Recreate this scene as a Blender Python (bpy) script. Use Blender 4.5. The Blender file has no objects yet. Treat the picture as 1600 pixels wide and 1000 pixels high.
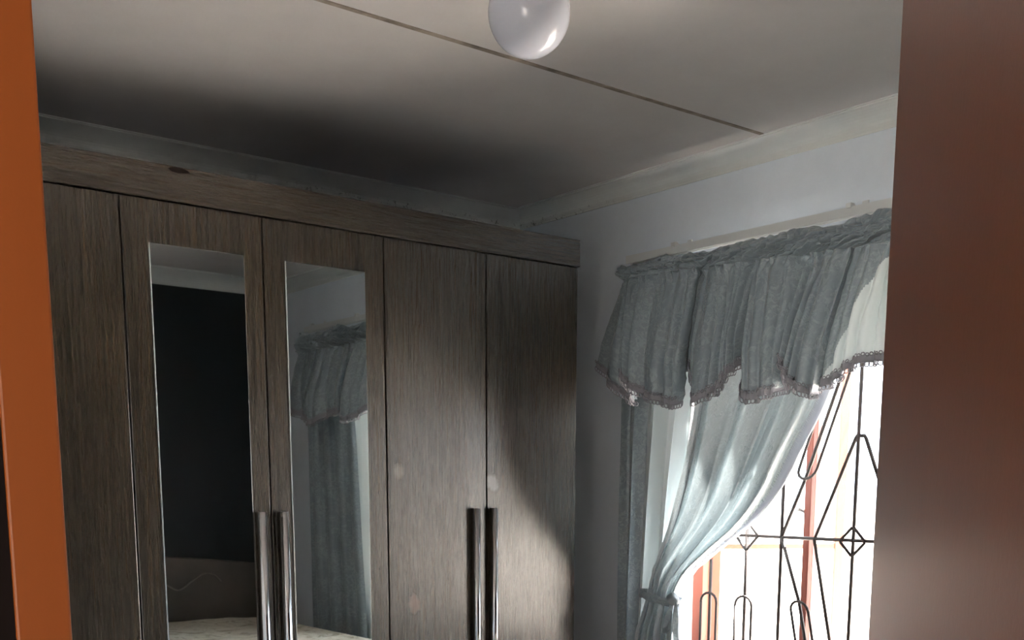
import bpy, bmesh, math, random
from mathutils import Vector, Matrix, noise
random.seed(7)
C = bpy.context.scene.collection
sc = bpy.context.scene
H = 1.5                                   # eye height above the floor
# ------------------------------------------------------------------ camera
cd = bpy.data.cameras.new('camera'); cam = bpy.data.objects.new('camera', cd); C.objects.link(cam)
F = Vector((0.61722039, 0.7695387, -0.16385722)); R = Vector((0.78024489, -0.62547217, 0.00157463)); U = Vector((0.1012764, 0.12882065, 0.98648281))
cam.matrix_world = Matrix(((R.x, U.x, -F.x, 0), (R.y, U.y, -F.y, 0), (R.z, U.z, -F.z, H), (0, 0, 0, 1)))
cd.sensor_width = 36; cd.lens = 39.03; cd.shift_y = 0.3383; cd.clip_start = 0.02
sc.camera = cam
# ------------------------------------------------------------------ sky, sun, exposure
w = bpy.data.worlds.new('sky'); sc.world = w; w.use_nodes = True
bg = w.node_tree.nodes['Background']
bg.inputs['Color'].default_value = (0.80, 0.90, 1.0, 1); bg.inputs['Strength'].default_value = 3.0
sd = bpy.data.lights.new('hazy_sun', 'SUN'); sd.energy = 42.0; sd.angle = math.radians(2); sd.color = (1.0, 0.97, 0.92)
sun = bpy.data.objects.new('hazy_sun', sd); C.objects.link(sun)
sun.rotation_euler = Vector((-0.50, 0.12, -0.86)).to_track_quat('-Z', 'Y').to_euler()
sc.view_settings.view_transform = 'Standard'; sc.view_settings.look = 'None'
sc.view_settings.gamma = 1; sc.view_settings.use_curve_mapping = False
sc.view_settings.exposure = 1.5
try:
    sc.cycles.max_bounces = 14; sc.cycles.diffuse_bounces = 10; sc.cycles.transparent_max_bounces = 16
    sc.cycles.sample_clamp_indirect = 8
except Exception: pass
# ------------------------------------------------------------------ helpers
def lk(o, parent=None):
    C.objects.link(o)
    if parent is not None: o.parent = parent
    return o
def tag(o, label=None, cat=None, group=None, kind=None):
    if label: o['label'] = label
    if cat: o['category'] = cat
    if group: o['group'] = group
    if kind: o['kind'] = kind
    return o
def empty(name, loc, label=None, cat=None, group=None):
    o = bpy.data.objects.new(name, None); o.location = loc; o.empty_display_size = 0.05
    lk(o); return tag(o, label, cat, group)
def obj(name, bm, mats, parent=None, smooth=False, bevel=0, seg=2):
    """bmesh in world coordinates -> one object, origin moved under its parent"""
    me = bpy.data.meshes.new(name)
    bmesh.ops.recalc_face_normals(bm, faces=bm.faces)
    bm.to_mesh(me); bm.free()
    if not isinstance(mats, (list, tuple)): mats = [mats]
    for m in mats: me.materials.append(m)
    if smooth:
        for p in me.polygons: p.use_smooth = True
    o = bpy.data.objects.new(name, me); lk(o)
    base = Vector((0, 0, 0))
    q = parent
    while q is not None: base += q.location; q = q.parent
    if parent is not None: o.parent = parent
    n = len(me.vertices)
    c = Vector((0, 0, 0))
    xs = [v.co.copy() for v in me.vertices]
    c = Vector(((min(v.x for v in xs)+max(v.x for v in xs))/2, (min(v.y for v in xs)+max(v.y for v in xs))/2, min(v.z for v in xs)))
    me.transform(Matrix.Translation(-c)); o.location = c - base
    if bevel:
        b = o.modifiers.new('bevel', 'BEVEL'); b.width = bevel; b.segments = seg; b.limit_method = 'ANGLE'
    return o
def struct(name, bm, mats, parent=None, **k):
    o = obj(name, bm, mats, parent, **k)
    if parent is None: o['kind'] = 'structure'
    return o
def box(bm, x0, x1, y0, y1, z0, z1, mi=0):
    vs = [bm.verts.new((x, y, z)) for x in (x0, x1) for y in (y0, y1) for z in (z0, z1)]
    for f in ((0, 1, 3, 2), (4, 6, 7, 5), (0, 4, 5, 1), (2, 3, 7, 6), (0, 2, 6, 4), (1, 5, 7, 3)):
        fa = bm.faces.new([vs[i] for i in f]); fa.material_index = mi
    return vs
def B(*a): bm = bmesh.new(); box(bm, *a); return bm
def sweep(bm, path, r, n=8, closed=False, up=Vector((1, 0, 0))):
    """round bar along a path"""
    path = [Vector(p) for p in path]; rings = []
    m = len(path)
    for i, p in enumerate(path):
        a = path[(i-1) % m] if (closed or i > 0) else p
        b = path[(i+1) % m] if (closed or i < m-1) else p
        t = (b-a).normalized(); s = t.cross(up)
        if s.length < 1e-4: s = t.cross(Vector((0, 0, 1)))
        s.normalize(); q = t.cross(s)
        rings.append([bm.verts.new(p + (s*math.cos(2*math.pi*k/n) + q*math.sin(2*math.pi*k/n))*r) for k in range(n)])
    for i in range(m if closed else m-1):
        A, D = rings[i], rings[(i+1) % m]
        for k in range(n): bm.faces.new((A[k], A[(k+1) % n], D[(k+1) % n], D[k]))
    if not closed:
        bm.faces.new(rings[0][::-1]); bm.faces.new(rings[-1])
def extr(bm, prof, p0, p1, ax):
    """profile of 2-D points swept from p0 to p1 along y (ax='y') or x"""
    A = []; D = []
    for (a, z) in prof:
        if ax == 'y': A.append(bm.verts.new((a, p0, z))); D.append(bm.verts.new((a, p1, z)))
        else: A.append(bm.verts.new((p0, a, z))); D.append(bm.verts.new((p1, a, z)))
    n = len(prof)
    for i in range(n): bm.faces.new((A[i], A[(i+1) % n], D[(i+1) % n], D[i]))
    bm.faces.new(A[::-1]); bm.faces.new(D)
def cr(p, t):
    """Catmull-Rom through a list of Vectors, t in 0..1"""
    n = len(p)-1; u = min(max(t, 0), 1)*n; i = min(int(u), n-1); f = u-i
    a = p[max(i-1, 0)]; b = p[i]; c = p[i+1]; d = p[min(i+2, n)]
    return ((b*2) + (c-a)*f + (a*2-b*5+c*4-d)*f*f + (b*3-a-c*3+d)*f*f*f)*0.5
def loft(rows, ns, nt, disp=None, ease=None):
    """grid of Vectors [t][s]"""
    R_ = [[Vector(p) for p in r] for r in rows]
    dense = [[cr(r, s/(ns-1)) for s in range(ns)] for r in R_]
    g = []
    for j in range(nt):
        t = j/(nt-1)
        if ease: t = ease(t)
        row = []
        for i in range(ns):
            p = cr([d[i] for d in dense], t) if len(dense) > 2 else dense[0][i].lerp(dense[1][i], t)
            if disp: p = p + disp(p, i/(ns-1), t)
            row.append(p)
        g.append(row)
    return g
def grid_bm(g, mi=None):
    bm = bmesh.new(); uv = bm.loops.layers.uv.new('UVMap')
    L = []; 
    V = [[bm.verts.new(p) for p in r] for r in g]
    # arc length along the cloth, so that a weave keeps its size over the folds
    nt = len(g); ns = len(g[0]); mid = g[nt//3]; al = [0]
    for i in range(1, ns): al.append(al[-1] + (mid[i]-mid[i-1]).length)
    dl = [0]
    for j in range(1, nt): dl.append(dl[-1] + (g[j][ns//2]-g[j-1][ns//2]).length)
    for j in range(nt-1):
        for i in range(ns-1):
            f = bm.faces.new((V[j][i], V[j][i+1], V[j+1][i+1], V[j+1][i])); f.smooth = True
            if mi: f.material_index = mi(i/(ns-1), j/(nt-1))
            for lp, (a, b) in zip(f.loops, ((j, i), (j, i+1), (j+1, i+1), (j+1, i))): lp[uv].uv = (al[b], -dl[a])
    return bm
def cloth(name, g, mats, parent, thick=0.0012, mi=None):
    bm = grid_bm(g, mi)
    me = bpy.data.meshes.new(name); bm.to_mesh(me); bm.free()
    for m in (mats if isinstance(mats, (list, tuple)) else [mats]): me.materials.append(m)
    o = bpy.data.objects.new(name, me); lk(o)
    base = Vector((0, 0, 0))
    if parent is not None: base = parent.location.copy(); o.parent = parent
    c = Vector((sum(v.co.x for v in me.vertices)/len(me.vertices), sum(v.co.y for v in me.vertices)/len(me.vertices), max(v.co.z for v in me.vertices)))
    me.transform(Matrix.Translation(-c)); o.location = c-base
    return o
# ------------------------------------------------------------------ materials
def mat(name, col=(.5, .5, .5), rough=.6, metal=0, spec=.5):
    m = bpy.data.materials.new(name); m.use_nodes = True
    b = m.node_tree.nodes['Principled BSDF']
    b.inputs['Base Color'].default_value = (*col, 1); b.inputs['Roughness'].default_value = rough
    b.inputs['Metallic'].default_value = metal; b.inputs['Specular IOR Level'].default_value = spec
    return m, m.node_tree, b
def nd(t, kind, **k):
    n = t.nodes.new(kind)
    for a, v in k.items():
        if a in n.inputs: n.inputs[a].default_value = v
        else: setattr(n, a, v)
    return n
def coords(t, scale=(1, 1, 1), which='Object', rot=(0, 0, 0)):
    tc = nd(t, 'ShaderNodeTexCoord'); mp = nd(t, 'ShaderNodeMapping')
    mp.inputs['Scale'].default_value = scale; mp.inputs['Rotation'].default_value = rot
    t.links.new(tc.outputs[which], mp.inputs[0]); return mp.outputs[0]
def wcoords(t, scale=(1, 1, 1)):
    g = nd(t, 'ShaderNodeNewGeometry'); mp = nd(t, 'ShaderNodeMapping'); mp.inputs['Scale'].default_value = scale
    t.links.new(g.outputs['Position'], mp.inputs[0]); return mp.outputs[0]
def nz(t, vec, scale, detail=4, rough=.6, dist=0):
    n = nd(t, 'ShaderNodeTexNoise'); n.inputs['Scale'].default_value = scale; n.inputs['Detail'].default_value = detail
    n.inputs['Roughness'].default_value = rough; n.inputs['Distortion'].default_value = dist
    t.links.new(vec, n.inputs['Vector']); return n.outputs['Fac']
def ramp(t, fac, *st):
    r = nd(t, 'ShaderNodeValToRGB'); e = r.color_ramp.elements
    while len(e) < len(st): e.new(.5)
    for q, (p, c) in zip(e, st):
        q.position = p; q.color = (*c, 1) if len(c) == 3 else c
    t.links.new(fac, r.inputs[0]); return r.outputs[0]
def mixc(t, f, a, b, mode='MIX'):
    m = nd(t, 'ShaderNodeMix', data_type='RGBA', blend_type=mode)
    for s, v in ((0, f), (6, a), (7, b)):
        if isinstance(v, (float, int)): m.inputs[s].default_value = v
        elif isinstance(v, tuple): m.inputs[s].default_value = (*v, 1)
        else: t.links.new(v, m.inputs[s])
    return m.outputs[2]
def bump(t, b, h, strength=.3, dist=.002):
    n = nd(t, 'ShaderNodeBump'); n.inputs['Strength'].default_value = strength; n.inputs['Distance'].default_value = dist
    t.links.new(h, n.inputs['Height']); t.links.new(n.outputs[0], b.inputs['Normal'])
def paint(name, col, rough=.7, var=.06, bs=.15, spec=.4, scale=3):
    m, t, b = mat(name, col, rough, spec=spec)
    v = wcoords(t); f = nz(t, v, scale, 5, .6)
    d = tuple(c*(1-var*1.6) for c in col); l = tuple(min(1, c*(1+var)) for c in col)
    t.links.new(ramp(t, f, (.3, d), (.7, l)), b.inputs['Base Color'])
    bump(t, b, nz(t, v, 90, 4, .6), bs, .0015)
    return m
def wood(name, vertical=True, lo=(.020, .014, .007), mid=(.043, .030, .017), hi=(.094, .069, .042)):
    """limed veneer: fine straight streaks along the grain"""
    m, t, b = mat(name, mid, .42, spec=.45)
    sc_ = (1, 1, .02) if vertical else (.02, 1, 1)
    v = wcoords(t, sc_)
    f1 = nz(t, v, 260, 6, .75); f2 = nz(t, v, 60, 4, .6); f3 = nz(t, wcoords(t, tuple(.35 if s == 1 else .06 for s in sc_)), 6, 3, .5)
    c1 = ramp(t, f1, (.36, lo), (.5, mid), (.66, hi))
    c2 = ramp(t, f2, (.35, (.74, .72, .70)), (.65, (1.0, 1.0, 1.0)))
    c3 = ramp(t, f3, (.3, (.82, .80, .76)), (.7, (1.0, 1.0, 1.0)))
    c = mixc(t, 1.0, mixc(t, 1.0, c1, c2, 'MULTIPLY'), c3, 'MULTIPLY')
    if vertical:   # hand marks left on the doors
        for (px, pz, rx, rz, col, k) in ((1.982, H-.005, .042, .052, (.36, .38, .40), .5), (1.707, H-.33, .036, .062, (.15, .062, .042), .5), (1.66, H+.03, .035, .05, (.26, .23, .19), .35)):
            mp = nd(t, 'ShaderNodeMapping', vector_type='TEXTURE'); mp.inputs['Location'].default_value = (px, 2.56, pz); mp.inputs['Scale'].default_value = (rx, .2, rz)
            ge = nd(t, 'ShaderNodeNewGeometry'); t.links.new(ge.outputs['Position'], mp.inputs[0])
            ln = nd(t, 'ShaderNodeVectorMath', operation='LENGTH'); t.links.new(mp.outputs[0], ln.inputs[0])
            wob = nd(t, 'ShaderNodeMath', operation='MULTIPLY_ADD'); wob.inputs[1].default_value = .9; t.links.new(nz(t, wcoords(t), 30, 3), wob.inputs[0]); t.links.new(ln.outputs['Value'], wob.inputs[2])
            c = mixc(t, ramp(t, wob.outputs[0], (.75, (k,)*3), (1.0, (0,)*3)), c, col)
    t.links.new(c, b.inputs['Base Color'])
    t.links.new(ramp(t, f1, (.3, (.32,)*3), (.7, (.23,)*3)), b.inputs['Roughness']); b.inputs['Specular IOR Level'].default_value = .8; b.inputs['Coat Weight'].default_value = .9; b.inputs['Coat Roughness'].default_value = .27
    bump(t, b, f1, .07, .0003)
    return m
M = {}
M['wall'] = paint('pale_wall_paint', (.70, .76, .83), .6, .05, .35)
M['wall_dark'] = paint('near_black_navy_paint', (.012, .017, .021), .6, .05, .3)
M['ceiling'] = paint('ceiling_board_paint', (.54, .525, .52), .75, .05, .1)
M['cornice'] = None
M['hall'] = paint('hall_wall_paint', (.45, .40, .34), .7, .05, .2)
M['wood_v'] = wood('streaked_veneer_vertical')
M['wood_h'] = wood('streaked_veneer_horizontal', False, (.022, .015, .009), (.046, .033, .019), (.085, .063, .040))
def cornice_mat():
    m, t, b = mat('plaster_cornice_paint', (.62, .64, .63), .6)
    v = wcoords(t); f = nz(t, v, 4, 4)
    base = ramp(t, f, (.3, (.56, .58, .57)), (.7, (.66, .68, .67)))
    # mould specks creeping along the lower lip
    g = nd(t, 'ShaderNodeNewGeometry'); sx = nd(t, 'ShaderNodeSeparateXYZ'); t.links.new(g.outputs['Position'], sx.inputs[0])
    band = nd(t, 'ShaderNodeMapRange'); band.inputs[1].default_value = H+.922; band.inputs[2].default_value = H+.912
    t.links.new(sx.outputs['Z'], band.inputs[0])
    sp = ramp(t, nz(t, v, 60, 5, .75), (.57, (0, 0, 0)), (.63, (1, 1, 1)))
    far = nd(t, 'ShaderNodeMapRange'); far.inputs[1].default_value = 2.75; far.inputs[2].default_value = 3.05
    t.links.new(sx.outputs['Y'], far.inputs[0])
    fx = nd(t, 'ShaderNodeMapRange'); fx.inputs[1].default_value = 1.5; fx.inputs[2].default_value = 2.0; t.links.new(sx.outputs['X'], fx.inputs[0])
    w1 = nd(t, 'ShaderNodeMath', operation='MULTIPLY'); t.links.new(fx.outputs[0], w1.inputs[0]); t.links.new(far.outputs[0], w1.inputs[1])
    w0 = nd(t, 'ShaderNodeMath', operation='MULTIPLY'); t.links.new(band.outputs[0], w0.inputs[0]); t.links.new(w1.outputs[0], w0.inputs[1])
    wb = nd(t, 'ShaderNodeMath', operation='MULTIPLY'); t.links.new(w0.outputs[0], wb.inputs[0]); t.links.new(sp, wb.inputs[1])
    t.links.new(mixc(t, wb.outputs[0], base, (.06, .065, .06)), b.inputs['Base Color'])
    bump(t, b, nz(t, v, 60, 3), .1, .001); return m
M['cornice'] = cornice_mat()
def varnish(name, a, c, rough=.32):
    m, t, b = mat(name, a, rough, spec=.5)
    v = wcoords(t, (1, 1, .08)); f = nz(t, v, 26, 5, .6); f2 = nz(t, wcoords(t), 3, 3)
    cc = mixc(t, f2, ramp(t, f, (.3, a), (.7, c)), a)
    t.links.new(cc, b.inputs['Base Color']); bump(t, b, nz(t, wcoords(t), 160, 3), .12, .0008); return m
M['door'] = varnish('orange_brown_paint_shaded', (.12, .037, .016), (.15, .049, .021), .31)  # same paint as the door frame, shade put into its colour
M['jamb'] = varnish('orange_brown_paint_lit', (.26, .062, .010), (.29, .072, .012), .40)  # same paint as the leaf, brighter in colour to show it lit
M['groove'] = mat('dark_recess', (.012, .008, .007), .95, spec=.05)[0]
M['mirror'] = mat('silvered_mirror', (.84, .86, .85), .015, 1.0)[0]
M['glass_edge'] = mat('polished_mirror_edge', (.75, .80, .80), .12, .7)[0]
M['chrome'] = mat('chrome', (.80, .80, .82), .10, 1.0)[0]
M['handle_dark'] = mat('dark_brown_handle_back', (.035, .026, .020), .4)[0]
M['iron'] = mat('brown_painted_iron', (.045, .030, .026), .55)[0]
M['frame_red'] = paint('red_oxide_window_paint', (.30, .085, .060), .5, .08, .1)
M['frame_sun'] = paint('sunlit_window_paint', (.45, .13, .08), .5, .06, .1)  # same window paint, lightened in colour for the members in sunlight
M['rail'] = paint('white_plastic_rail', (.66, .68, .68), .4, .02, .0)
def glass():
    m, t, b = mat('window_glass'); t.nodes.remove(b); o = t.nodes['Material Output']
    tr = nd(t, 'ShaderNodeBsdfTransparent'); gl = nd(t, 'ShaderNodeBsdfGlossy', Roughness=.0); mx = nd(t, 'ShaderNodeMixShader')
    fr = nd(t, 'ShaderNodeFresnel'); fr.inputs['IOR'].default_value = 1.3
    t.links.new(fr.outputs[0], mx.inputs[0]); t.links.new(tr.outputs[0], mx.inputs[1]); t.links.new(gl.outputs[0], mx.inputs[2])
    t.links.new(mx.outputs[0], o.inputs[0]); return m
M['glass'] = glass()
def fabric(name, col, dark, trans, tcol, rough=.38, jac=True):
    m, t, b = mat(name, col, rough, spec=.5); o = t.nodes['Material Output']
    b.inputs['Sheen Weight'].default_value = .2; b.inputs['Specular IOR Level'].default_value = .8; b.inputs['Sheen Roughness'].default_value = .4
    v = coords(t, which='UV')
    tl = nd(t, 'ShaderNodeBsdfTranslucent'); tl.inputs['Color'].default_value = (*tcol, 1)
    mx = nd(t, 'ShaderNodeMixShader'); mx.inputs[0].default_value = trans
    t.links.new(b.outputs[0], mx.inputs[1]); t.links.new(tl.outputs[0], mx.inputs[2]); t.links.new(mx.outputs[0], o.inputs[0])
    if jac:   # woven leaf sprigs, satin against matt ground
        n1 = nz(t, v, 42, 3, .55, 2.2); n2 = nz(t, v, 16, 2, .5, .6)
        a = ramp(t, n1, (.47, (0,)*3), (.56, (1,)*3)); c_ = ramp(t, n2, (.40, (.15,)*3), (.56, (1,)*3))
        mm = nd(t, 'ShaderNodeMath', operation='MULTIPLY'); t.links.new(a, mm.inputs[0]); t.links.new(c_, mm.inputs[1])
        t.links.new(mixc(t, mm.outputs[0], dark, col), b.inputs['Base Color'])
        t.links.new(mixc(t, mm.outputs[0], (.42,)*3, (.24,)*3), b.inputs['Roughness'])
        t.links.new(mixc(t, mm.outputs[0], tuple(c*.8 for c in tcol), tcol), tl.inputs['Color'])
        bump(t, b, mm.outputs[0], .5, .0012)
    else:
        bump(t, b, nz(t, v, 900, 2), .2, .0004)
    return m
M['satin'] = fabric('silver_grey_jacquard_satin', (.37, .435, .46), (.25, .30, .33), .01, (.55, .62, .64))
M['lining'] = fabric('pale_smooth_lining', (.62, .68, .68), (.6, .65, .65), .035, (.80, .88, .90), .5, False)
M['braid'] = mat('mauve_grey_braid', (.30, .295, .32), .8)[0]
M['drape'] = fabric('thin_silver_satin', (.44, .52, .55), (.35, .42, .45), .05, (.62, .70, .72))
M['hem'] = fabric('blue_grey_hem_facing', (.42, .47, .56), (.4, .45, .5), .02, (.6, .68, .80), .5, False)
M['globe'] = mat('opal_glass', (.62, .64, .72), .16)[0]
M['globe'].node_tree.nodes['Principled BSDF'].inputs['Subsurface Weight'].default_value = .3
M['globe'].node_tree.nodes['Principled BSDF'].inputs['Subsurface Radius'].default_value = (.02, .02, .02)
M['bracket'] = paint('white_lamp_holder', (.6, .6, .58), .4, .02, 0)
M['floor'] = varnish('brown_floor', (.22, .15, .10), (.30, .21, .14), .4)
M['ground'] = paint('sunlit_paving', (.58, .51, .44), .9, .1, .2)
M['yard_white'] = paint('white_neighbour_wall', (.80, .82, .84), .9, .04, .2)
M['yard_wall'] = paint('cream_yard_wall', (.80, .76, .70), .9, .05, .2)
# ------------------------------------------------------------------ the room
XW, YB, YF0, XD = 2.665, 3.278, -.01, .27       # window wall, wall behind the wardrobe, wall behind the bed, doorway wall
ZC = H+.95
WY0, WY1, WZ0, WZ1 = .50, 2.49, H-.62, H+.60     # window opening
struct('floor', B(-1.6, XW+.22, -2.2, YB+.15, -.1, 0), M['floor'])
struct('ceiling', B(-1.6, XW+.22, -2.2, YB+.15, ZC, ZC+.05), M['ceiling'])
struct('wall_back', B(XD-.11, XW+.22, YB, YB+.15, 0, ZC), M['wall'])
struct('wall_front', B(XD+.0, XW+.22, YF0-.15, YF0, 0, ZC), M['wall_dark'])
bm = bmesh.new()
box(bm, XW, XW+.22, YF0, WY0, 0, ZC); box(bm, XW, XW+.22, WY1, YB, 0, ZC)
box(bm, XW, XW+.22, WY0, WY1, 0, WZ0); box(bm, XW, XW+.22, WY0, WY1, WZ1, ZC)
struct('wall_right', bm, M['wall'])
bm = bmesh.new()
box(bm, XD-.11, XD-.005, .92, YB, 0, ZC); box(bm, XD-.11, XD-.005, YF0-.15, -.01, 0, ZC); box(bm, XD-.11, XD-.005, -.01, .92, H+.62, ZC)
struct('wall_left', bm, M['wall'])
bm = bmesh.new(); box(bm, -1.6, -1.5, -2.2, -.85, 0, ZC); box(bm, -1.6, -1.5, .0, YB+.15, 0, ZC); box(bm, -1.6, -1.5, -.85, .0, H+.6, ZC); struct('wall_hall', bm, M['hall'])
struct('ground_front', B(-14, -1.6, -12, 14, -.25, -.15), M['ground'])
bm = bmesh.new(); box(bm, -1.5, XD-.11, 2.6, 2.7, 0, ZC); struct('wall_hall_end', bm, M['hall'])
bm = bmesh.new(); box(bm, -1.5, -.9, -2.2, -2.1, 0, ZC); box(bm, -.55, XD+.0, -2.2, -2.1, 0, ZC); box(bm, -.9, -.55, -2.2, -2.1, H+.6, ZC)
box(bm, XD-.11, XD, -2.1, YF0-.15, 0, ZC)
struct('wall_hall_front', bm, M['hall'])
# ceiling joint strips
for i, y in enumerate((2.118, .918)):
    bm = bmesh.new(); x = XD
    extr(bm, [(y-.007, ZC), (y-.006, ZC-.002), (y+.006, ZC-.002), (y+.007, ZC)], XD, XW-.08, 'x')
    struct('trim_%d' % (i+1), bm, M['strip'] if 'strip' in M else paint('dusty_joint_strip', (.27, .23, .19), .8, .45, .1, scale=9))
# coved cornices
def cove(cw, ch, inner):
    pts = [(0, -ch-.004), (.004, -ch-.004), (.006, -ch+.002)]
    for k in range(9):
        a = k/8*math.pi/2
        pts.append((.006 + (cw-.012)*(1-math.cos(a)), -ch+.004 + (ch-.010)*math.sin(a)))
    pts += [(cw-.006, -.003), (cw, -.003), (cw, 0), (0, 0)]
    return pts
prof = cove(.085, .046, True)
def cornice(n, pf, p0, p1, ax): bm = bmesh.new(); extr(bm, pf, p0, p1, ax); struct('trim_%d' % n, bm, M['cornice'])
cornice(3, [(XW-a, ZC+z) for a, z in prof], YF0, YB, 'y')
cornice(4, [(YB-a, ZC+z) for a, z in prof], XD, XW, 'x')
cornice(5, [(YF0+a, ZC+z) for a, z in cove(.095, .060, True)], XD, XW, 'x')
cornice(6, [(XD-.005+a, ZC+z) for a, z in prof], YF0, YB, 'y')

# ------------------------------------------------------------------ doorway: pressed frame and open leaf
dj = empty('door_2', (XD-.05, .90, 0)); dj['kind'] = 'structure'
TOP = H+.60
def jamb(y, s):
    """s=+1: jamb on the wardrobe side, faces -y"""
    bm = bmesh.new()
    yy = lambda d: y + s*d
    def bb(x0, x1, d0, d1): box(bm, x0, x1, min(yy(d0), yy(d1)), max(yy(d0), yy(d1)), 0, TOP)
    bb(XD-.041, XD, 0, .05)               # face beside the leaf
    bb(XD-.056, XD-.041, .040, .05)       # deep shadow groove
    bb(XD-.118, XD-.056, 0, .05)          # stop
    bb(XD, XD+.008, .030, .075); bb(XD-.125, XD-.118, .02, .075)
    return bm
YJ = .885
obj('jamb', jamb(YJ, 1), M['jamb'], dj, bevel=.002); obj('jamb', jamb(.03, -1), M['jamb'], dj, bevel=.002)
obj('groove_shade', B(XD-.0555, XD-.0415, YJ+.002, YJ+.04, 0, TOP), M['groove'], dj)  # dark strip filling the groove in place of its shadow
obj('head', B(XD-.118, XD, .03, YJ, TOP-.0, TOP+.05), M['jamb'], dj, bevel=.002)
# the leaf, hinged at the right jamb and swung into the room
lf = empty('door_1', (XD, .04, 0)); lf['kind'] = 'structure'; 
LW, LT = .83, .040
def leafbox(a0, a1, b0, b1, z0, z1):
    bm = bmesh.new(); box(bm, a0, a1, b0, b1, z0, z1); return bm
ang = math.radians(41.3)
rot = Matrix.Translation((XD, .04, 0)) @ Matrix.Rotation(ang, 4, 'Z')
def leafpart(name, parts, m, bev=.0025):
    bm = bmesh.new()
    for p in parts: box(bm, *p)
    bmesh.ops.transform(bm, matrix=rot, verts=bm.verts)
    return obj(name, bm, m, lf, bevel=bev)
# local x along the leaf, local y thickness (0 is the face towards the doorway)
leafpart('leaf', [(0, LW, -LT, 0, .01, TOP-.004)], M['door'], .003)
def leaftube(name, pts, r, m):
    bm = bmesh.new(); sweep(bm, [rot @ Vector(p) for p in pts], r, 10); return obj(name, bm, m, lf, smooth=True)
leafpart('handle_plate', [(LW-.075, LW-.035, 0, .003, .95, 1.12)], M['chrome'])
leaftube('handle', [(LW-.055, .002, 1.06), (LW-.055, .045, 1.06), (LW-.07, .052, 1.06), (LW-.17, .052, 1.06)], .008, M['chrome'])
for z in (.25, 1.8): leaftube('hinge', [(0, .006, z), (0, .006, z+.1)], .007, M['handle_dark'])

# ------------------------------------------------------------------ wardrobe
K = 1.0734
YF, ZT, ZD, ZM = 2.56, H+.703, H+.6244, H+.5317
XS = [K*q for q in (.237, .556, .875, 1.194, 1.513, 1.825, 2.145)]
wr = empty('wardrobe', (1.28, YF, 0), 'tall streaked grey-brown wardrobe with two long mirrors and chrome bar handles', 'wardrobe')
WD = .56
bm = bmesh.new()
box(bm, XS[0], XS[0]+.016, YF+.02, YF+WD, .0, ZT-.002); box(bm, XS[-1]-.016, XS[-1], YF+.02, YF+WD, 0, ZT-.002)
for x in (XS[2], XS[4]): box(bm, x-.008, x+.008, YF+.022, YF+WD, .08, ZT-.02)
obj('side_panel', bm, M['wood_v'], wr)
obj('back_panel', B(XS[0]+.016, XS[-1]-.016, YF+WD-.006, YF+WD, .05, ZT-.02), M['wood_v'], wr)
obj('top_panel', B(XS[0]+.016, XS[-1]-.016, YF+.024, YF+WD-.006, ZT-.020, ZT-.004), M['wood_h'], wr)
obj('plinth', B(XS[0]+.016, XS[-1]-.016, YF+.04, YF+.056, 0, .08), M['wood_h'], wr)
# top fascia, with the splintered chip in its upper edge near the left end
cx0 = 1.052
prof_pts = [(XS[0]-.004, ZD+.003), (XS[-1]+.002, ZD+.003), (XS[-1]+.002, ZT), (XS[0]-.004, ZT)]
bm = bmesh.new(); A = []; D = []
for x, z in prof_pts: A.append(bm.verts.new((x, YF-.006, z))); D.append(bm.verts.new((x, YF+.022, z)))
n = len(A)
for i in range(n): bm.faces.new((A[i], A[(i+1) % n], D[(i+1) % n], D[i]))
bm.faces.new(A); bm.faces.new(D[::-1])
fas = obj('fascia', bm, M['wood_h'], wr, bevel=.0012)
bm = bmesh.new()
pts = [(0, .006), (.010, .001), (.024, 0), (.040, .002), (.052, .004), (.046, .009), (.030, .013), (.014, .012), (.006, .010)]
A = [bm.verts.new((cx0+a, YF-.0072, H+.689+z)) for a, z in pts]; D = [bm.verts.new((cx0+a, YF-.004, H+.689+z)) for a, z in pts]
bm.faces.new(A)
for i in range(len(A)): bm.faces.new((A[i], A[(i+1) % len(A)], D[(i+1) % len(A)], D[i]))
ch = obj('chip', bm, M['groove'], fas); ch['label'] = 'dark splintered chip in the fascia'
def handle(door, x):
    # upright bar: dark web screwed to the door, polished rounded face
    z0, z1 = H-.82, H-.074
    bm = bmesh.new(); box(bm, x-.0065, x+.0065, YF-.014, YF, z0, z1, 1)
    pr = [(x-.0100, YF-.012)]
    for k in range(9):
        a = math.pi*k/8; pr.append((x-.0100*math.cos(a), YF-.015-.009*math.sin(a)))
    pr.append((x+.0100, YF-.012))
    lo = [bm.verts.new((a, b, z0)) for a, b in pr]; hi = [bm.verts.new((a, b, z1)) for a, b in pr]
    m = len(pr)
    for k in range(m): f = bm.faces.new((lo[k], lo[(k+1) % m], hi[(k+1) % m], hi[k])); f.smooth = 0 < k < m-2
    bm.faces.new(lo[::-1]); bm.faces.new(hi)
    o = obj('handle', bm, [M['chrome'], M['handle_dark']], door); o['label'] = 'tall chrome bar handle with dark brown back'
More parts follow.
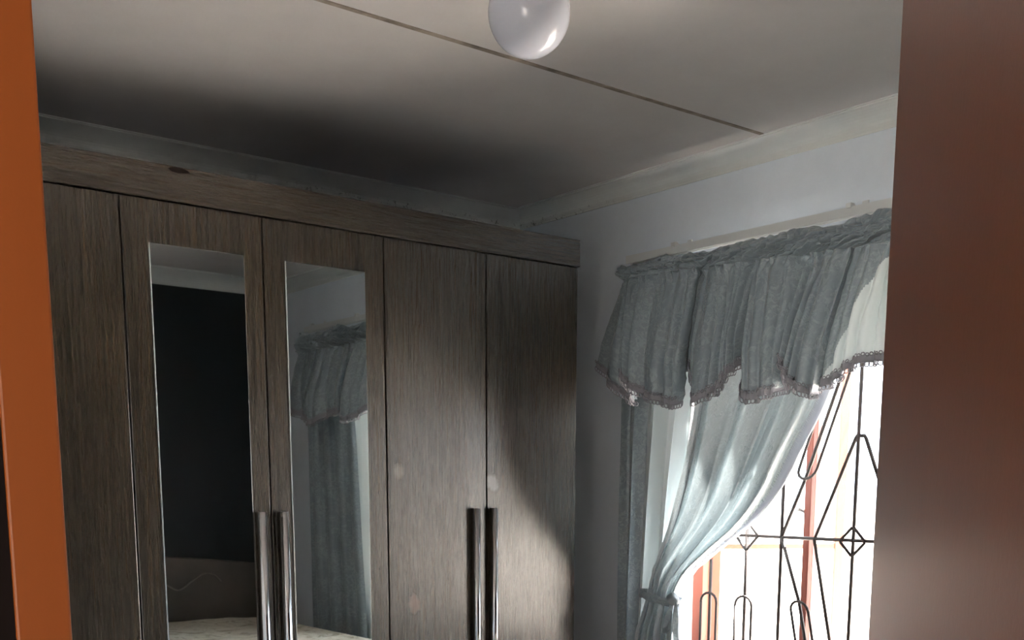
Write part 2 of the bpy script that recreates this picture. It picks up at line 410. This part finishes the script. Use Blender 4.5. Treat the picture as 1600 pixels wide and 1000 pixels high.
for i in range(6):
    x0, x1 = XS[i]+.0022, XS[i+1]-.0022
    d = obj('door', B(x0, x1, YF, YF+.018, .08, ZD), M['wood_v'], wr, bevel=.0012)
    if i in (2, 3):
        m0, m1 = [K*q for q in ((.9325, 1.1472), (1.2478, 1.4589))[i-2]]
        bm = bmesh.new(); z0, z1 = H-1.10, ZM; bv = .0016
        o4 = [(m0, z0), (m1, z0), (m1, z1), (m0, z1)]; i4 = [(m0+bv, z0+bv), (m1-bv, z0+bv), (m1-bv, z1-bv), (m0+bv, z1-bv)]
        a = [bm.verts.new((x, YF, z)) for x, z in o4]; b_ = [bm.verts.new((x, YF-.0022, z)) for x, z in o4]; c_ = [bm.verts.new((x, YF-.0040, z)) for x, z in i4]
        for k in range(4):
            q = (k+1) % 4
            bm.faces.new((a[k], a[q], b_[q], b_[k])).material_index = 1; bm.faces.new((b_[k], b_[q], c_[q], c_[k])).material_index = 1
        bm.faces.new(c_)
        mo = obj('mirror', bm, [M['mirror'], M['glass_edge']], d); mo['label'] = 'long narrow mirror with bright polished edge'
    hx = {0: XS[1]-.03, 1: XS[1]+.03, 2: K*1.165, 3: K*1.221, 4: K*1.783, 5: K*1.842}[i]
    handle(d, hx)

# ------------------------------------------------------------------ window, sash and burglar grille
wn = empty('window_1', (XW+.1, 1.3, WZ0)); wn['kind'] = 'structure'
fx0, fx1 = XW+.085, XW+.125
def fr(name, y0, y1, z0, z1, m='frame_red', x0=fx0, x1=fx1, par=wn): return obj(name, B(x0, x1, y0, y1, z0, z1), M[m], par, bevel=.002)
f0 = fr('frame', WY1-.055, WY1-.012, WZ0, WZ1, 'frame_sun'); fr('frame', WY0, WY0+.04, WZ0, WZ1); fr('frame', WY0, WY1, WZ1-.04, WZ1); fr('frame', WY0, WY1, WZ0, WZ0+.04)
muls = [2.037, 1.50, .96]
for y in muls: fr('mullion', y-.011, y+.011, WZ0+.04, WZ1-.04)
edges = [WY1-.055, 2.037+.011, 2.037-.011, 1.511, 1.489, .971, .949, WY0+.04]
for k in range(0, 8, 2):
    y1, y0 = edges[k], edges[k+1]
    if k != 0:
        p = obj('pane', B(XW+.103, XW+.107, y0, y1, WZ0+.04, WZ1-.04), M['glass'], wn)
# the casement beside the far frame stands open, hinged on that frame
sa = math.radians(57); sh = Vector((fx1, WY1-.055, 0)); sw = .44
rs = Matrix.Translation(sh) @ Matrix.Rotation(math.radians(-33), 4, 'Z')
def sash(name, bx, m, par):
    bm = bmesh.new()
    for q in bx: box(bm, *q)
    bmesh.ops.transform(bm, matrix=rs, verts=bm.verts); return obj(name, bm, m, par, bevel=.0015)
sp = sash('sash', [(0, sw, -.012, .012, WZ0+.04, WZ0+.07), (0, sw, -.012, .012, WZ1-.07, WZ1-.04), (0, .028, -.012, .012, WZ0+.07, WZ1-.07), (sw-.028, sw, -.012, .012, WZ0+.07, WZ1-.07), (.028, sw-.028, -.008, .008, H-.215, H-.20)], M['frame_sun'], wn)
sash('pane', [(.028, sw-.028, -.002, .002, WZ0+.07, WZ1-.07)], M['glass'], sp)
bm = bmesh.new(); sweep(bm, [(fx0-.02, 2.055, H-.078), (fx0+.005, 2.05, H-.085), (fx1+.06, 2.10, H-.15), (fx1+.16, 2.16, H-.19)], .006, 8)
obj('stay', bm, M['rail'], wn, smooth=True)
obj('sill', B(XW-.02, XW+.085, WY0-.03, WY1+.03, WZ0-.03, WZ0), M['cornice'], wn, bevel=.004)

gr = empty('window_grille', (XW+.03, 1.3, WZ0), 'brown iron burglar grille of bars, diamonds and long loops inside the window', 'grille')
GX, GR = XW+.032, .0052
def P(y, z): return (GX, y, H+z)
def bar(name, *pts, r=GR, dx=0):
    bm = bmesh.new(); sweep(bm, [(GX+dx, y, H+z) for y, z in pts], r, 8); return obj(name, bm, M['iron'], gr, smooth=True)
def loop(cy, zt, w, ln, lean=0, up=False):
    s = 1 if up else -1; r = w/2; pts = []
    for k in range(9):
        a = math.pi*k/8; pts.append((r*math.cos(a), r*.9*(1-math.sin(a))))
    for k in range(9):
        a = math.pi*k/8; pts.append((-r*math.cos(a), ln - r*.9*(1-math.sin(a))))
    pts.append(pts[0])
    bar('loop', *[(cy + a + lean*s*b, zt + s*b) for a, b in pts], r=.0042, dx=-.006)
def diamond(cy, cz, a=.046, b=.046):
    bm = bmesh.new(); pts = []
    for k in range(4):
        c = [(a, 0), (0, b), (-a, 0), (0, -b)]; p, q = c[k], c[(k+1) % 4]
        for f in (.08, .5, .92): pts.append((GX-.004, cy+p[0]*(1-f)+q[0]*f, H+cz+p[1]*(1-f)+q[1]*f))
    sweep(bm, pts, .0045, 8, closed=True); obj('diamond', bm, M['iron'], gr, smooth=True)
ZB = -.160
def node(cy, s):
    """crossing of the tall bar with its two slanting bars; s=+1 opens towards smaller y"""
    bar('upright_bar', (cy, WZ1-H-.02), (cy, WZ0-H+.01))
    bar('slanting_bar', (cy, ZB), (cy-s*.078, .014), (cy-s*.178, .282), (cy-s*.27, WZ1-H-.03))
    bar('slanting_bar', (cy, ZB), (cy-s*.074, -.35), (cy-s*.100, -.457), (cy-s*.135, -.60))
    bmx = cy-s*.117
    bar('slanting_bar', (bmx-s*.106, WZ0-H+.01), (bmx, ZB-.003), (bmx-s*.121, .120), (bmx-s*.125, .127), (bmx-s*.149, .127), (bmx-s*.155, .118), (bmx-s*.274, ZB-.003), (bmx-s*.165, WZ0-H+.01))
    # loops laid on the slanting bars
    k = .36
    loop(cy-s*.078, .010, .062, .36, s*-k, True)
    loop(cy-s*.074, -.345, .062, .20, s*.235, False)
for c, s in ((2.085, 1), (1.344, 1)):
    node(c, s)
    bar('upright_bar', (c-.247, WZ1-H-.02), (c-.247, WZ0-H+.01)); diamond(c-.247, ZB-.003, .042, .042)
    bar('upright_bar', (c-.494, WZ1-H-.02), (c-.494, WZ0-H+.01))
    for d in (.130, .270):
        if c > 2 and c+d < WY1-.03:
            zt = ZB+.048 if d == .130 else -.24
            bar('upright_bar', (c+d, zt), (c+d, WZ0-H+.01)); loop(c+d, -.346, .064, .22)
            if d == .130: diamond(c+d-.002, ZB, .044, .046)
bar('cross_bar', (WY1-.03, ZB), (WY0+.02, ZB)); bar('cross_bar', (WY1-.03, WZ1-H-.02), (WY0+.02, WZ1-H-.02)); bar('cross_bar', (WY1-.03, WZ0-H+.012), (WY0+.02, WZ0-H+.012))

# ------------------------------------------------------------------ yard outside
struct('ground', B(XW+.22, 60, -60, 60, -.25, -.15), M['ground'])

# ------------------------------------------------------------------ curtain rail
rl = empty('curtain_rail', (2.60, 1.32, H+.66), 'white curtain rail fixed to the wall above the window, carrying the grey curtains', 'curtain rail')
bm = bmesh.new(); extr(bm, [(2.590, H+.708), (2.590, H+.684), (2.594, H+.684), (2.594, H+.702), (2.612, H+.702), (2.612, H+.684), (2.616, H+.684), (2.616, H+.708)], -.0+.33, 2.655, 'y')
obj('track', bm, M['rail'], rl)
for y in (2.45, 1.83, 1.25, .80, .40):
    bm = bmesh.new(); box(bm, 2.59, XW, y-.009, y+.009, H+.708, H+.714); box(bm, XW-.004, XW, y-.010, y+.010, H+.69, H+.735); box(bm, 2.586, 2.604, y-.008, y+.008, H+.704, H+.718)
    obj('bracket', bm, M['rail'], rl, bevel=.0015)

# ------------------------------------------------------------------ curtains
VT=[[2.57,2.631,2.127],[2.535,2.579,2.125],[2.565,2.584,2.125],[2.535,2.565,2.124],[2.535,2.521,2.122],[2.525,2.444,2.119],[2.525,2.366,2.116],[2.535,2.299,2.113],[2.565,2.306,2.113],[2.565,2.287,2.112],[2.535,2.246,2.111],[2.525,2.194,2.108],[2.525,2.148,2.106],[2.535,2.115,2.105],[2.565,2.088,2.104],[2.535,2.07,2.103],[2.525,1.98,2.099],[2.565,1.923,2.097],[2.535,1.899,2.096],[2.535,1.871,2.095],[2.525,1.821,2.092],[2.535,1.77,2.09],[2.565,1.779,2.091],[2.535,1.733,2.089],[2.535,1.696,2.087],[2.535,1.651,2.085],[2.55,1.661,2.085],[2.535,1.559,2.083],[2.545,1.457,2.083],[2.56,1.413,2.083],[2.533,1.448,2.083],[2.55,1.361,2.083],[2.535,1.259,2.083],[2.545,1.157,2.083],[2.56,1.112,2.083],[2.533,1.148,2.083],[2.55,1.061,2.083],[2.535,0.959,2.083],[2.545,0.857,2.083],[2.56,0.812,2.083],[2.533,0.848,2.083],[2.55,0.761,2.083],[2.535,0.659,2.083],[2.545,0.557,2.083],[2.56,0.512,2.083],[2.533,0.548,2.083],[2.55,0.47,2.083],[2.55,0.355,2.083]]
VB=[[2.55,2.717,1.876],[2.52,2.619,1.807],[2.535,2.541,1.756],[2.475,2.533,1.828],[2.469,2.49,1.794],[2.465,2.433,1.766],[2.465,2.359,1.744],[2.485,2.3,1.735],[2.535,2.344,1.831],[2.535,2.304,1.835],[2.475,2.239,1.74],[2.465,2.184,1.746],[2.463,2.14,1.767],[2.475,2.11,1.803],[2.535,2.098,1.832],[2.475,2.057,1.737],[2.463,1.969,1.74],[2.535,1.953,1.761],[2.475,1.929,1.821],[2.469,1.91,1.788],[2.463,1.879,1.756],[2.475,1.822,1.732],[2.525,1.85,1.751],[2.515,1.797,1.763],[2.515,1.743,1.799],[2.515,1.68,1.808],[2.51,1.611,1.8],[2.48,1.519,1.762],[2.5,1.427,1.785],[2.53,1.393,1.83],[2.475,1.438,1.8],[2.51,1.311,1.8],[2.48,1.219,1.762],[2.5,1.127,1.785],[2.53,1.092,1.83],[2.475,1.138,1.8],[2.51,1.011,1.8],[2.48,0.919,1.762],[2.5,0.827,1.785],[2.53,0.792,1.83],[2.475,0.838,1.8],[2.51,0.711,1.8],[2.48,0.619,1.762],[2.5,0.527,1.785],[2.53,0.492,1.83],[2.475,0.538,1.8],[2.52,0.45,1.8],[2.52,0.335,1.83]]
BUNDLE=[[[2.606,2.335,2.035],[2.582,2.271,2.025],[2.601,2.252,2.024],[2.585,2.156,2.011],[2.59,2.11,2.006],[2.606,2.089,2.005],[2.583,1.985,1.991],[2.593,1.95,1.988],[2.605,1.928,1.986],[2.584,1.848,1.975],[2.598,1.818,1.972],[2.605,1.79,1.97]],[[2.604,2.347,1.869],[2.572,2.28,1.861],[2.598,2.27,1.862],[2.576,2.178,1.853],[2.583,2.139,1.85],[2.604,2.126,1.851],[2.574,2.023,1.84],[2.586,1.995,1.839],[2.602,1.979,1.839],[2.575,1.9,1.83],[2.593,1.877,1.83],[2.602,1.853,1.828]],[[2.601,2.362,1.719],[2.549,2.281,1.713],[2.591,2.289,1.715],[2.556,2.192,1.709],[2.567,2.161,1.708],[2.601,2.162,1.709],[2.552,2.051,1.702],[2.572,2.033,1.702],[2.598,2.028,1.703],[2.554,1.94,1.696],[2.583,1.929,1.697],[2.598,1.912,1.697]],[[2.587,2.375,1.584],[2.523,2.287,1.582],[2.574,2.308,1.583],[2.531,2.212,1.581],[2.545,2.188,1.58],[2.587,2.2,1.581],[2.526,2.086,1.578],[2.552,2.077,1.578],[2.584,2.08,1.579],[2.529,1.989,1.577],[2.565,1.987,1.577],[2.584,1.976,1.577]],[[2.584,2.403,1.468],[2.516,2.313,1.469],[2.57,2.34,1.468],[2.524,2.247,1.469],[2.54,2.227,1.469],[2.584,2.244,1.469],[2.519,2.132,1.47],[2.547,2.127,1.47],[2.581,2.135,1.47],[2.523,2.043,1.471],[2.56,2.047,1.471],[2.581,2.04,1.471]],[[2.579,2.43,1.368],[2.511,2.344,1.372],[2.565,2.376,1.37],[2.519,2.29,1.374],[2.535,2.276,1.374],[2.579,2.298,1.372],[2.514,2.193,1.377],[2.542,2.193,1.376],[2.576,2.205,1.375],[2.518,2.118,1.379],[2.555,2.127,1.378],[2.576,2.124,1.378]],[[2.572,2.462,1.287],[2.508,2.384,1.293],[2.559,2.419,1.289],[2.516,2.345,1.295],[2.53,2.337,1.294],[2.572,2.362,1.292],[2.511,2.27,1.298],[2.537,2.275,1.297],[2.569,2.29,1.295],[2.514,2.213,1.301],[2.55,2.226,1.299],[2.569,2.227,1.298]],[[2.561,2.483,1.215],[2.509,2.421,1.222],[2.551,2.451,1.218],[2.516,2.393,1.223],[2.527,2.389,1.223],[2.561,2.411,1.22],[2.512,2.338,1.227],[2.532,2.344,1.225],[2.558,2.358,1.223],[2.514,2.297,1.229],[2.543,2.31,1.227],[2.558,2.312,1.226]],[[2.55,2.49,1.144],[2.51,2.441,1.15],[2.542,2.464,1.146],[2.515,2.419,1.151],[2.524,2.416,1.151],[2.55,2.432,1.148],[2.512,2.375,1.155],[2.528,2.379,1.154],[2.548,2.39,1.152],[2.514,2.341,1.158],[2.536,2.351,1.156],[2.548,2.353,1.155]],[[2.546,2.513,1.07],[2.494,2.45,1.08],[2.536,2.48,1.074],[2.501,2.423,1.082],[2.512,2.42,1.081],[2.546,2.442,1.076],[2.497,2.369,1.087],[2.517,2.376,1.085],[2.543,2.391,1.082],[2.499,2.329,1.091],[2.528,2.343,1.087],[2.543,2.347,1.086]],[[2.549,2.54,0.994],[2.481,2.459,1.009],[2.535,2.501,0.999],[2.49,2.43,1.011],[2.505,2.428,1.01],[2.549,2.46,1.002],[2.484,2.369,1.018],[2.512,2.38,1.015],[2.546,2.402,1.009],[2.488,2.324,1.023],[2.525,2.345,1.017],[2.546,2.351,1.015]],[[2.539,2.54,0.75],[2.471,2.459,0.75],[2.525,2.501,0.75],[2.48,2.43,0.75],[2.495,2.428,0.75],[2.539,2.46,0.75],[2.474,2.369,0.75],[2.502,2.38,0.75],[2.536,2.402,0.75],[2.478,2.324,0.75],[2.515,2.345,0.75],[2.536,2.351,0.75]],[[2.549,2.567,0.4],[2.481,2.462,0.4],[2.535,2.516,0.4],[2.49,2.424,0.4],[2.505,2.421,0.4],[2.549,2.463,0.4],[2.484,2.345,0.4],[2.512,2.359,0.4],[2.546,2.388,0.4],[2.488,2.286,0.4],[2.525,2.314,0.4],[2.546,2.321,0.4]],[[2.549,2.585,0.08],[2.481,2.463,0.08],[2.535,2.526,0.08],[2.49,2.42,0.08],[2.505,2.417,0.08],[2.549,2.465,0.08],[2.484,2.329,0.08],[2.512,2.345,0.08],[2.546,2.378,0.08],[2.488,2.261,0.08],[2.525,2.293,0.08],[2.546,2.301,0.08]]]

def wrinkle(amp, fs, ft, seed):
    def d(p, s, t):
        v = noise.noise(Vector((p.y*fs, p.z*ft, seed)))
        v2 = noise.noise(Vector((p.y*fs*3.1, p.z*ft*2.2, seed+7)))
        return Vector((amp*(v + .45*v2), 0, 0))
    return d
va = empty('curtain_valance', (2.53, 1.32, H+.70), 'gathered silver-grey jacquard valance with scalloped braid-trimmed hem, across the top of the window', 'valance')
VM = [[(a[k]*.35+b[k]*.65) + (-.016 if k == 0 else 0) for k in range(3)] for a, b in zip(VT, VB)]
VU = [[(a[k]*.8+b[k]*.2) + (-.010 if k == 0 else 0) for k in range(3)] for a, b in zip(VT, VB)]
def pleat(y, t, k=1.0):
    """crush folds fanning out of the heading"""
    ph = math.pi*(y/.037 + 1.6*noise.noise(Vector((y*9, 3.3, t*1.5))) + .5*t)
    return abs(math.sin(ph))
def vdisp(p, s, t):
    u = 5.6*s
    cyc = 5.6*s/.085 + 1.1*noise.noise(Vector((u*5, t*.7, 11)))
    fan = -.034*(.25+.70*t**.6)*abs(math.sin(math.pi*cyc))**.55 + .012
    soft = .013*noise.noise(Vector((u*8.0, t*.9, 3))) + .006*noise.noise(Vector((u*22, t*1.6, 7)))
    crush = -.022*(1-t)**5*pleat(p.y, t)
    small = .0022*noise.noise(Vector((u*50, t*14, 2)))
    return Vector((fan + soft*min(1, .35+t*2) + crush + small, .004*noise.noise(Vector((u*9, t*5, 5))), 0))
PAL = 22.6/(len(VT)-1)
gv = loft([VT, VU, VM, VB], 1000, 70, vdisp)
cloth('valance_cloth', gv, [M['satin'], M['lining']], va, mi=lambda s, t: 1 if PAL + .075*(1-t)**1.3 - .004 < s < PAL+.20 else 0)
# puckered heading, crushed onto the rail
NS, NT = 1100, 26; top = gv[0]
gh = []
ph = [0]
for i in range(1, 1000): ph.append(ph[-1] + (top[i]-top[i-1]).length)
for j in range(NT):
    t = j/(NT-1); row = []
    for i in range(NS):
        u = i/(NS-1)*999; a = int(min(u, 998)); p = top[a].lerp(top[a+1], u-a)
        q = p.y; yl = 2.655 - (2.325)*i/(NS-1)
        yy = q*(1-t)**2 + yl*(1-(1-t)**2)
        r1 = noise.noise(Vector((yy*48, t*3.6, 1.3))); r3 = noise.noise(Vector((yy*15, t*1.5, 9.9))); r2 = noise.noise(Vector((yy*80, t*6, 4.4)))
        cre = abs(math.sin(math.pi*(yy/.037 + 1.6*noise.noise(Vector((yy*9, 3.3, t*2.2))) + 1.1*noise.noise(Vector((yy*24, t*3.5, 6))))))
        env = math.sin(math.pi*min(1, t*.8+.15))
        x = p.x*(1-t) + 2.568*t - .012*math.sin(math.pi*t)  - env*(.046*cre**.45 + .012*abs(r1) + .010*r2 - .034)
        z = p.z*(1-t) + (H+.668)*t + t*(.018*max(-.4, r3) + .008*r1)
        row.append(Vector((x, yy + .006*r1*env, z)))
    gh.append(row)
for i in range(NS): gh[0][i] = Vector((gh[0][i].x, gh[0][i].y, gh[0][i].z))
bk = [Vector((p.x+.004, p.y, p.z+.003)) for p in gh[-1]]; bk2 = [Vector((2.604, p.y, p.z-.004)) for p in gh[-1]]; bk3 = [Vector((2.606, p.y, H+.61)) for p in gh[-1]]
cloth('heading', gh+[bk, bk2, bk3], M['satin'], va)
# looped braid sewn along the hem
hem = gv[-1]; L = [0]
for i in range(1, len(hem)): L.append(L[-1]+(hem[i]-hem[i-1]).length)
def at(s):
    import bisect
    k = min(max(bisect.bisect(L, s)-1, 0), len(L)-2); f = (s-L[k])/max(1e-6, L[k+1]-L[k]); return hem[k].lerp(hem[k+1], f), (hem[min(k+3, len(hem)-1)]-hem[max(k-3, 0)]).normalized()
bm = bmesh.new()
g = []
for dz in (.010, .004, -.004, -.010): g.append([p + Vector((-.0035, 0, dz)) for p in hem[::2]])
for r0, r1 in zip(g[:-1], g[1:]):
    pass
V = [[bm.verts.new(p) for p in r] for r in g]
for j in range(3):
    for i in range(len(V[0])-1): bm.faces.new((V[j][i], V[j][i+1], V[j+1][i+1], V[j+1][i]))
s = .004; k = 0
while s < L[-1]-.004:
    p, tg = at(s); c = p + Vector((-.004, 0, -.013)); n_ = Vector((0, 0, 1))
    rad = .0065
    sweep(bm, [c + tg*rad*math.cos(a*math.pi/4) + n_*rad*math.sin(a*math.pi/4) for a in range(8)], .0017, 4, closed=True, up=tg.cross(n_))
    c2 = p + Vector((-.0055, 0, .010 + .002*(k % 2)))
    sweep(bm, [c2 + tg*.0045*math.cos(a*math.pi/3) + n_*.0045*math.sin(a*math.pi/3) for a in range(6)], .0014, 4, closed=True, up=tg.cross(n_))
    s += .0105; k += 1
tr = obj('braid_trim', bm, M['braid'], va); tr['label'] = 'mauve-grey looped braid along the scalloped hem'

# far curtain, tied back
tc = empty('tied_curtain', (2.55, 2.1, H+.66), 'silver-grey curtain swept sideways and tied back at the wardrobe end of the window', 'curtain')
RT = [[2.600 + (.004 if i % 2 else -.004), 2.36 - .98*i/12, H+.672] for i in range(13)]
RM = [[a[0]*.5+b[0]*.5, a[1]*.5+b[1]*.5, H+.60] for a, b in zip(RT, BUNDLE[0])]
def fold(p, s, t):
    a = .010*noise.noise(Vector((s*9, t*2.0, 4))) + .0045*noise.noise(Vector((s*34, t*4, 8)))
    env = 1.0
    kn = math.exp(-((t-.60)/.05)**2)
    return Vector((a*env + .006*kn*noise.noise(Vector((s*30, t*40, 2))), .006*noise.noise(Vector((s*6, t*6, 1))), 0))
def sharpen(rows):
    return rows
gt = loft([RT, RM]+BUNDLE, 240, 190, fold)
cloth('drape', gt, M['drape'], tc)
# smooth hem turned over along the free edge
edge = [r[-1] for r in gt]
g = []
for k, (dy, dx) in enumerate(((.008, -.010), (-.006, -.002), (-.016, .008), (-.017, .014), (-.006, .020))):
    row = []
    for j, p in enumerate(edge):
        t = j/(len(edge)-1); wd = 1.25*max(.10, 1-abs(t-.36)/.26) if t < .60 else .12
        row.append(p + Vector((dx, dy*wd, .002*noise.noise(Vector((t*60, k*.3, 0))))))
    g.append(row)
hm = cloth('hem', [list(r) for r in zip(*g)], M['hem'], tc); hm['label'] = 'smooth pale blue-grey facing along the free edge'
# fringe of fine threads on the free edge
bm = bmesh.new()
for j in range(14, int(len(edge)*.58)):
    for q in range(3):
        p = edge[j].lerp(edge[j+1], q/3) + Vector((-.014, .004, 0)); 
        d = Vector((random.uniform(-.006, .004), -random.uniform(.006, .014), -random.uniform(.002, .012)))
        a_, b_, c_ = bm.verts.new(p), bm.verts.new(p + Vector((0, 0, .0022))), bm.verts.new(p+d)
        bm.faces.new((a_, b_, c_))
fo = obj('fringe', bm, M['lining'], tc); fo['kind'] = 'stuff'
# tieback band
kr = BUNDLE[8]; bm = bmesh.new(); ys = (min(p[1] for p in kr)-.012, max(p[1] for p in kr)+.012); pts = []
for k in range(24):
    a = 2*math.pi*k/24; pts.append(Vector((2.532 + .040*math.cos(a), (ys[0]+ys[1])/2 + (ys[1]-ys[0])/2*math.sin(a), kr[0][2] + .012*math.sin(a))))
rows_ = [[p + Vector((0, 0, dz + .006*noise.noise(Vector((p.y*40, p.x*40, dz*90))))) for p in pts+[pts[0]]] for dz in (-.012, -.006, .0, .006, .012)]
for r, k in zip(rows_, (.95, 1.02, 1.04, 1.02, .95)):
    for p in r: p.x = 2.532 + (p.x-2.532)*k
tb = cloth('tieback', rows_, M['satin'], tc)
kp = Vector((2.505, ys[0]+.006, kr[0][2]+.004)); bm = bmesh.new()
bmesh.ops.create_icosphere(bm, subdivisions=3, radius=.019)
for v in bm.verts: v.co = kp + v.co*(1+.35*noise.noise(v.co*60)) 
obj('knot', bm, M['satin'], tc, smooth=True)
for sgn, ln in ((-1, .13), (1, .10)):
    g = []
    for j in range(14):
        t = j/13; c = kp + Vector((-.004-.012*t, sgn*(.006+.020*t)-.006, -.008-ln*t)); w_ = .006+.010*t
        g.append([c + Vector((.004*math.sin(4*k+6*t), w_*(k-1), 0)) for k in range(3)])
    g = [[r[k] for k in range(3)] for r in g]
    cloth('tail', g, M['satin'], tc)

# straight panel behind the tied one, at the wardrobe end
def straight(name, y0, y1, x, folds, amp, zt, zb, label, grey, flare=0.0, seed=1, nn=160):
    root = empty(name, (x, (y0+y1)/2, H+.66), label, 'curtain')
    g = []
    for j in range(70):
        t = j/69; row = []
        for i in range(nn):
            s = i/(nn-1); a = amp*(.35+.65*min(1, t*3))
            y = y0 + (y1-y0)*s + flare*t*(s) 
            ph = 2*math.pi*folds*s + .8*noise.noise(Vector((s*3, t*1.2, seed)))
            y += -.30*abs(y1-y0)/folds*math.sin(2*ph)*.25
            row.append(Vector((x + a*math.sin(ph) + .004*noise.noise(Vector((s*20, t*5, seed))), y, zt + (zb-zt)*t)))
        g.append(row)
    return root, g
c1, g = straight('side_curtain', 2.70, 2.345, 2.632, 3.4, .014, H+.672, .30, 'pale straight curtain hanging behind the tied curtain, next to the wardrobe', None, flare=.21, seed=2)
cloth('lining', g, [M['satin'], M['lining']], c1, mi=lambda s, t: 0 if s < .33 else 1)
c2, g = straight('near_curtain', .315, .715, 2.605, 4.0, .018, H+.672, .30, 'dark grey curtain hanging straight beside the door, seen in the right mirror', None, flare=.14, seed=5)
cloth('drape', g, M['satin'], c2)
c3, g = straight('near_lining_curtain', .42, .95, 2.638, 4.0, .012, H+.672, .30, 'pale lining curtain hanging between the near grey curtain and the window', None, seed=8)
cloth('lining', g, M['lining'], c3)

# ------------------------------------------------------------------ ceiling lamp
lp = empty('ceiling_lamp', (1.388, 1.684, ZC), 'round white opal glass globe lamp hanging close under the ceiling', 'lamp')
bm = bmesh.new(); bmesh.ops.create_uvsphere(bm, u_segments=48, v_segments=32, radius=.0745); bmesh.ops.translate(bm, verts=bm.verts, vec=(1.388, 1.684, H+.84))
obj('globe', bm, M['globe'], lp, smooth=True)
bm = bmesh.new()
for r0, r1, z0, z1 in ((.034, .034, H+.905, H+.925), (.048, .055, H+.925, ZC)):
    bmesh.ops.create_cone(bm, cap_ends=True, segments=32, radius1=r0, radius2=r1, depth=z1-z0, matrix=Matrix.Translation((1.388, 1.684, (z0+z1)/2)))
obj('lamp_holder', bm, M['bracket'], lp, smooth=False, bevel=.002)

# ------------------------------------------------------------------ bed (seen in the mirrors)
def bedmat():
    m, t, b = mat('patterned_bedspread', (.4, .36, .28), .8)
    v = wcoords(t); f = nz(t, v, 9, 6, .7, 1.5)
    t.links.new(ramp(t, f, (.36, (.34, .30, .22)), (.47, (.62, .58, .47)), (.56, (.68, .64, .54)), (.66, (.40, .35, .27))), b.inputs['Base Color'])
    bump(t, b, f, .4, .004); return m
bd = empty('bed', (1.8, .7, 0), 'bed with patterned beige bedspread and dark headboard, reflected low in the wardrobe mirrors', 'bed')
bx0, bx1, by0, by1, bt = 1.04, 2.44, .09, 1.86, H-.65
obj('bed_base', B(bx0+.03, bx1-.03, by0+.02, by1-.03, .08, .42), M['handle_dark'], bd, bevel=.01)
for x in (bx0+.08, bx1-.12):
    for y in (by0+.08, by1-.12): obj('leg', B(x, x+.05, y, y+.05, 0, .08), M['handle_dark'], bd, bevel=.004)
obj('mattress', B(bx0+.01, bx1-.01, by0+.02, by1-.01, .42, bt-.02), M['lining'], bd, bevel=.03, seg=4)
N = 90; g = []
for j in range(N):
    row = []
    for i in range(N):
        s, t = i/(N-1), j/(N-1); x = bx0-.02+(bx1-bx0+.04)*s; y = by0+.012+(by1-by0+.02)*t
        z = bt + .014*noise.noise(Vector((x*4, y*4, 1))) + .006*noise.noise(Vector((x*13, y*13, 2)))
        e = min(s, 1-s, 1-t)
        if e < .03: z = bt - .0 - (1-e/.03)**2*.03
        if i in (0, N-1) or j == N-1: z = .34
        row.append(Vector((x, y, z)))
    g.append(row)
bm = grid_bm(g); obj('bedspread', bm, bedmat(), bd, smooth=True)
bm = bmesh.new(); prof2 = [(bx0-.04, .1), (bx1+.04, .1), (bx1+.04, H-.40)]
for k in range(13): 
    a = k/12; prof2.append((bx1+.04 - (bx1-bx0+.08)*a, H-.40 + .06*math.sin(math.pi*a)))
A = [bm.verts.new((x, YF0+.075, z)) for x, z in prof2]; D = [bm.verts.new((x, YF0+.015, z)) for x, z in prof2]
for i in range(len(A)): bm.faces.new((A[i], A[(i+1) % len(A)], D[(i+1) % len(A)], D[i]))
bm.faces.new(A); bm.faces.new(D[::-1])
hb = obj('headboard', bm, paint('dark_headboard', (.07, .06, .048), .45, .2, .2), bd, bevel=.006)
bm = bmesh.new()
for sgn in (-1, 1):
    pts = []
    for k in range(40):
        a = k/39; r = .05*(1-a*.8); th = a*9
        pts.append((1.75 + sgn*(.08 + .42*(1-a) + r*math.cos(th)*a), YF0+.077, H-.475 + r*math.sin(th)))
    sweep(bm, pts, .004, 6)
obj('scroll_carving', bm, paint('worn_gilt', (.15, .135, .11), .6), hb)
